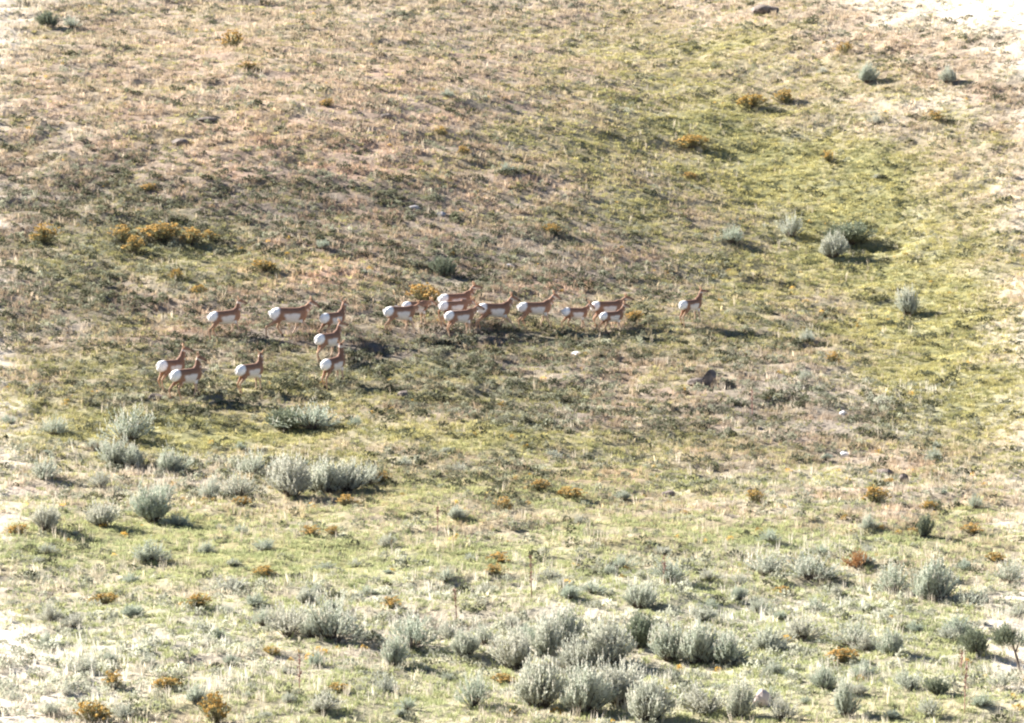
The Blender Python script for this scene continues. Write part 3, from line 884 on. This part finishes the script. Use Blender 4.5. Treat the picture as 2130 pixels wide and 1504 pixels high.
def pronghorn(px, py, size, head_deg, neck, look, dip, gait, label, horns=False):
    """head_deg: heading, 0 = to the right, 90 = away; neck: rise of the neck in degrees; look: head yaw; dip: muzzle below level"""
    global eye_mesh
    x, y, z, s = ground_at(px, py)
    a = math.radians(head_deg); ca_, sa_ = math.cos(a), math.sin(a)
    root = empty('pronghorn', (x, y, z), a)
    def gz(lx, ly):        # ground height below a local point
        wx = x + size * (lx * ca_ - ly * sa_); wy = y + size * (lx * sa_ + ly * ca_)
        return (float(H(wx, wy)) - z) / size
    slope = (gz(.4, 0) - gz(-.45, 0)) / .85
    lift = (gz(.35, 0) + gz(-.4, 0)) / 2
    gir = float(rng.uniform(.93, 1.10)); nl = float(rng.uniform(.93, 1.08))
    def T(p): return (p[0], p[1], p[2] + lift + slope * .55 * p[0])
    mb = MB()
    tor = [(-.60, .72, .06, .05), (-.575, .71, .11, .085), (-.52, .705, .155, .13), (-.40, .695, .185, .16), (-.2, .675, .195, .165), (0, .66, .205, .175),
           (.18, .655, .21, .16), (.32, .675, .20, .135), (.42, .70, .165, .105), (.49, .70, .09, .06)]
    mb.tube([T((q[0], 0, q[1])) for q in tor], [(q[3] * gir, q[2] * (gir if abs(q[0]) < .45 else 1)) for q in tor], 16)
    na = math.radians(neck); Lk = .395 * nl
    n0 = Vector(T((.33, 0, .74)))
    nd = Vector((math.cos(na), 0, math.sin(na)))
    yl = math.radians(look)
    n1 = n0 + nd * Lk * .5 + Vector((.03, 0, -.01)); n2 = n0 + nd * Lk + Vector((0, math.sin(yl) * .03, .02))
    mb.tube([n0 - nd * .06, n0 + nd * .08, n1, n2], [(.11, .165), (.105, .15), (.082, .11), (.064, .080)], 12)
    hd = Vector((math.cos(yl) * math.cos(math.radians(dip)), math.sin(yl) * math.cos(math.radians(dip)), -math.sin(math.radians(dip))))
    h0 = n2 - hd * .05
    mb.tube([h0, h0 + hd * .06 + Vector((0, 0, .012)), h0 + hd * .14, h0 + hd * .23, h0 + hd * .30, h0 + hd * .325],
            [(.045, .05), (.064, .078), (.060, .076), (.040, .052), (.032, .040), (.018, .024)], 12)
    hoofs = []
    for side in (-1, 1):
        for fr in (0, 1):
            dx, up = gait[(fr * 2) + (0 if side < 0 else 1)]
            yy = side * (.085 if fr else .095)
            if fr:
                fx = .33 + dx; fz = gz(fx, yy) + up
                top = Vector(T((.30, yy * .9, .66))); el = Vector(T((.27 + dx * .12, yy, .50)))
                bend = up * .9
                wr = Vector((.31 + dx * .55 + bend * .8, yy, 0)); wr.z = el.z * .45 + fz * .55 + .03 + up * .2
                ft = Vector((fx - .015 - bend * .25, yy, fz + .085)); ho = Vector((fx + .01, yy, fz + .02))
                mb.tube([top, el, wr, wr * .35 + ft * .65, ft, ho], [(.065, .10), (.046, .062), (.027, .030), (.021, .022), (.023, .024), (.022, .025)], 8)
            else:
                fx = -.42 + dx; fz = gz(fx, yy) + up
                top = Vector(T((-.40, yy * .8, .70))); kn = Vector(T((-.30 + dx * .25, yy * 1.05, .53)))
                hk = Vector((-.52 + dx * .75, yy, 0)); hk.z = lift + slope * .55 * -.45 + .30 + up * .7
                hk.z = max(hk.z, fz + .24)
                ft = Vector((fx - .03, yy, fz + .085)); ho = Vector((fx + .01, yy, fz + .02))
                mb.tube([top, kn, kn * .45 + hk * .55, hk, hk * .35 + ft * .65, ft, ho],
                        [(.075, .14), (.060, .095), (.036, .048), (.027, .034), (.021, .022), (.023, .024), (.022, .025)], 8)
            hoofs.append((fx + .02, yy, fz))
    me0 = mb.mesh('body', fur)
    tmp = bpy.data.objects.new('body_tmp', me0); C.objects.link(tmp)
    rm = tmp.modifiers.new('r', 'REMESH'); rm.mode = 'VOXEL'; rm.voxel_size = .0135; rm.use_smooth_shade = True
    sm = tmp.modifiers.new('s', 'SMOOTH'); sm.iterations = 3; sm.factor = .5
    dg = bpy.context.evaluated_depsgraph_get()
    me = bpy.data.meshes.new_from_object(tmp.evaluated_get(dg))
    me.name = 'body'
    bpy.data.objects.remove(tmp); bpy.data.meshes.remove(me0)
    n = len(me.vertices); co = np.empty(n * 3); me.vertices.foreach_get('co', co); co = co.reshape(-1, 3)
    X_, Y_ = co[:, 0], co[:, 1]; Zb = co[:, 2] - lift - slope * .55 * np.clip(X_, -.7, .5)
    jit = (vnoise(X_ * 22 + Y_ * 9, Zb * 22, 5) - .5) * .035
    tan = np.array([.285, .158, .098]) * rng.uniform(.9, 1.1); dark = np.array([.165, .09, .062]); white = np.array([.84, .81, .77]); dull = np.array([.70, .66, .61]); leg = np.array([.46, .29, .18])
    cc = np.tile(tan, (n, 1)) * (1 + .0 * n)
    def blend(cc, c, m_): return cc * (1 - m_[:, None]) + np.array(c) * m_[:, None]
    cc = blend(cc, dark, np.maximum(sstep(.66, .86, Zb + jit) * (X_ < .42) * .75, 0))
    low = sstep(.47, .40, Zb)
    cc = blend(cc, leg, low * .8)
    front = (X_ > .05) & (X_ < .75) & (Zb < .46)
    cc = blend(cc, (.66, .54, .42), front * .6 * sstep(.06, .04, np.abs(Y_) * 0 + .05))
    tor_m = sstep(.40, .44, Zb)
    fl = sstep(-.21, -.11, X_ + jit + (Zb - .55) * .5) * sstep(.25, .17, X_ + jit - (Zb - .55) * .35) * sstep(.735, .67, Zb + jit + .25 * (X_ - .05) ** 2) * tor_m
    belly = sstep(.54, .50, Zb + jit) * sstep(-.30, -.26, X_) * sstep(.36, .3, X_) * tor_m
    cc = blend(cc, dull, np.maximum(fl * .9, belly))
    rd = ((X_ + .63) / (.27 + .05 * sstep(.7, .9, Zb))) ** 2 + ((Zb - .755) / .235) ** 2
    cc = blend(cc, white, sstep(1.30, .70, rd + jit * 6))
    # neck and head
    rel = co - np.array(n0); tn_ = rel @ np.array(nd); perp = np.array((math.sin(na), 0, -math.cos(na))); un = rel @ perp
    nk = (tn_ > .05) & (tn_ < .42) & (X_ > .30) & (Zb > .60)
    band = sstep(.02, .045, un) * nk * ((np.abs(tn_ - .17) < .035) | (np.abs(tn_ - .30) < .04))
    cc = blend(cc, (.66, .56, .48), band * .6)
    relh = co - np.array(h0); th = relh @ np.array(hd)
    hm = (np.linalg.norm(relh - th[:, None] * np.array(hd), axis=1) < .095) & (th > -.02) & (th < .36) & (tn_ > .30)
    cc = blend(cc, (.68, .60, .50), hm * sstep(.0, -.03, relh[:, 2] - hd.z * th) * .8)
    cc = blend(cc, (.10, .065, .045), hm * sstep(.20, .28, th) * .8)
    cc = np.clip(cc, 0, .9)
    ca2 = me.color_attributes.new('coat', 'FLOAT_COLOR', 'POINT')
    ca2.data.foreach_set('color', np.c_[cc, np.ones(n)].astype(np.float32).ravel())
    body = link('body', me, root)
    # ears, tail, hooves, eyes, horns
    sidev = Vector((-hd.y, hd.x, 0)).normalized()
    ep = h0 + hd * .03 + Vector((0, 0, .055))
    for sd in (-1, 1):
        e = MB(); d_ = (Vector((0, 0, 1)) * .9 + sidev * sd * .55 - hd * .15).normalized()
        e.tube([ep + sidev * sd * .035, ep + sidev * sd * .04 + d_ * .05, ep + sidev * sd * .04 + d_ * .10, ep + sidev * sd * .04 + d_ * .145],
               [(.012, .014), (.022, .026), (.018, .022), (.004, .005)], 8)
        link('ear', e.mesh('ear', ear_m, True), root)
        e = MB(); p_ = h0 + hd * .11 + sidev * sd * .050 + Vector((0, 0, .02))
        e.tube([p_ - sidev * sd * .008, p_, p_ + sidev * sd * .006], [.008, .013, .005], 8)
        link('eye', e.mesh('eye', eye_m, True), root)
        if horns:
            e = MB(); q_ = h0 + hd * .07 + sidev * sd * .03 + Vector((0, 0, .06))
            e.tube([q_, q_ + Vector((0, 0, .08)) + sidev * sd * .01, q_ + Vector((0, 0, .15)) - hd * .03], [.014, .012, .004], 6)
            link('horn', e.mesh('horn', hoof_m, True), root)
    e = MB(); e.tube([T((-.585, 0, .80)), T((-.63, 0, .77)), T((-.645, 0, .71)), T((-.635, 0, .67))], [.018, .028, .026, .006], 8)
    link('tail', e.mesh('tail', tail_m, True), root)
    for hx, hy, hz in hoofs:
        e = MB(); e.tube([(hx - .03, hy, hz + .06), (hx - .008, hy, hz + .025), (hx + .008, hy, hz - .005)], [(.024, .026), (.029, .034), (.032, .040)], 8)
        link('hoof', e.mesh('hoof', hoof_m), root)
    root.scale = (size, size, size)
    tag(root, label, 'pronghorn', 'herd of pronghorn crossing the hillside')
    return root

WALK = [(-.14, 0), (.12, .0), (.16, 0), (-.12, .04)]     # hind right side, hind left, front, front
WALK2 = [(.14, .0), (-.10, .02), (-.14, .0), (.14, .02)]
TROT = [(-.30, .05), (.20, .02), (.22, .10), (-.22, .0)]
STAND = [(-.03, 0), (.05, 0), (.02, 0), (-.02, 0)]
RUN = [(-.22, .02), (-.02, .0), (.34, .02), (-.10, .16)]
AN = [
 (470, 703, .98, 26, 70, -20, 15, WALK, 'leftmost pronghorn of the upper row, dark face held upright'),
 (604, 702, 1.10, 18, 40, -14, 28, TROT, 'large trotting pronghorn second from left in the upper row, hind leg stretched back', True),
 (694, 706, .98, 50, 62, 15, 10, WALK2, 'third pronghorn of the upper row, back sloping up, above the middle pair'),
 (684, 755, 1.0, 50, 62, -30, 5, WALK, 'upper pronghorn of the middle pair that stands one behind the other'),
 (695, 797, 1.0, 56, 84, 40, 10, STAND, 'lower pronghorn of the middle pair, neck straight up'),
 (522, 814, .96, 46, 74, 35, 5, STAND, 'pronghorn standing alone between the left pair and the middle pair'),
 (358, 812, 1.04, 52, 66, -40, 10, STAND, 'rear pronghorn of the left pair, head raised higher'),
 (390, 830, 1.02, 42, 80, -50, 20, WALK2, 'front pronghorn of the left pair, overlapping its companion'),
 (834, 695, 1.0, 30, 22, -10, 20, WALK, 'nearer of two overlapping pronghorn left of the orange rabbitbrush'),
 (866, 678, .92, 40, 10, -10, 30, STAND, 'farther of two overlapping pronghorn, mostly hidden, head low'),
 (950, 664, 1.04, 24, 46, -10, 10, WALK2, 'uppermost of the three pronghorn stacked right of the orange rabbitbrush'),
 (946, 680, .98, 34, 5, 0, 40, WALK, 'middle of the three stacked pronghorn'),
 (958, 698, .96, 32, 28, -5, 20, STAND, 'lowest of the three stacked pronghorn'),
 (1030, 690, 1.06, 26, 48, -10, 25, RUN, 'running pronghorn with foreleg reaching forward, right of the stacked three', True),
 (1115, 684, 1.02, 18, 45, -8, 30, WALK, 'pronghorn walking in front of the pinkish bare patch'),
 (1198, 688, .84, 28, 40, -5, 35, WALK2, 'small pronghorn just left of the overlapping last pair'),
 (1264, 680, 1.0, 22, 30, -5, 10, STAND, 'farther and larger pronghorn of the last overlapping pair'),
 (1274, 692, .82, 34, 52, -25, 20, WALK2, 'nearer small pronghorn of the last overlapping pair'),
 (1438, 674, .96, 46, 62, -35, 0, STAND, 'lone pronghorn farthest right, ears up, apart from the herd'),
]
for q in AN: pronghorn(*q)
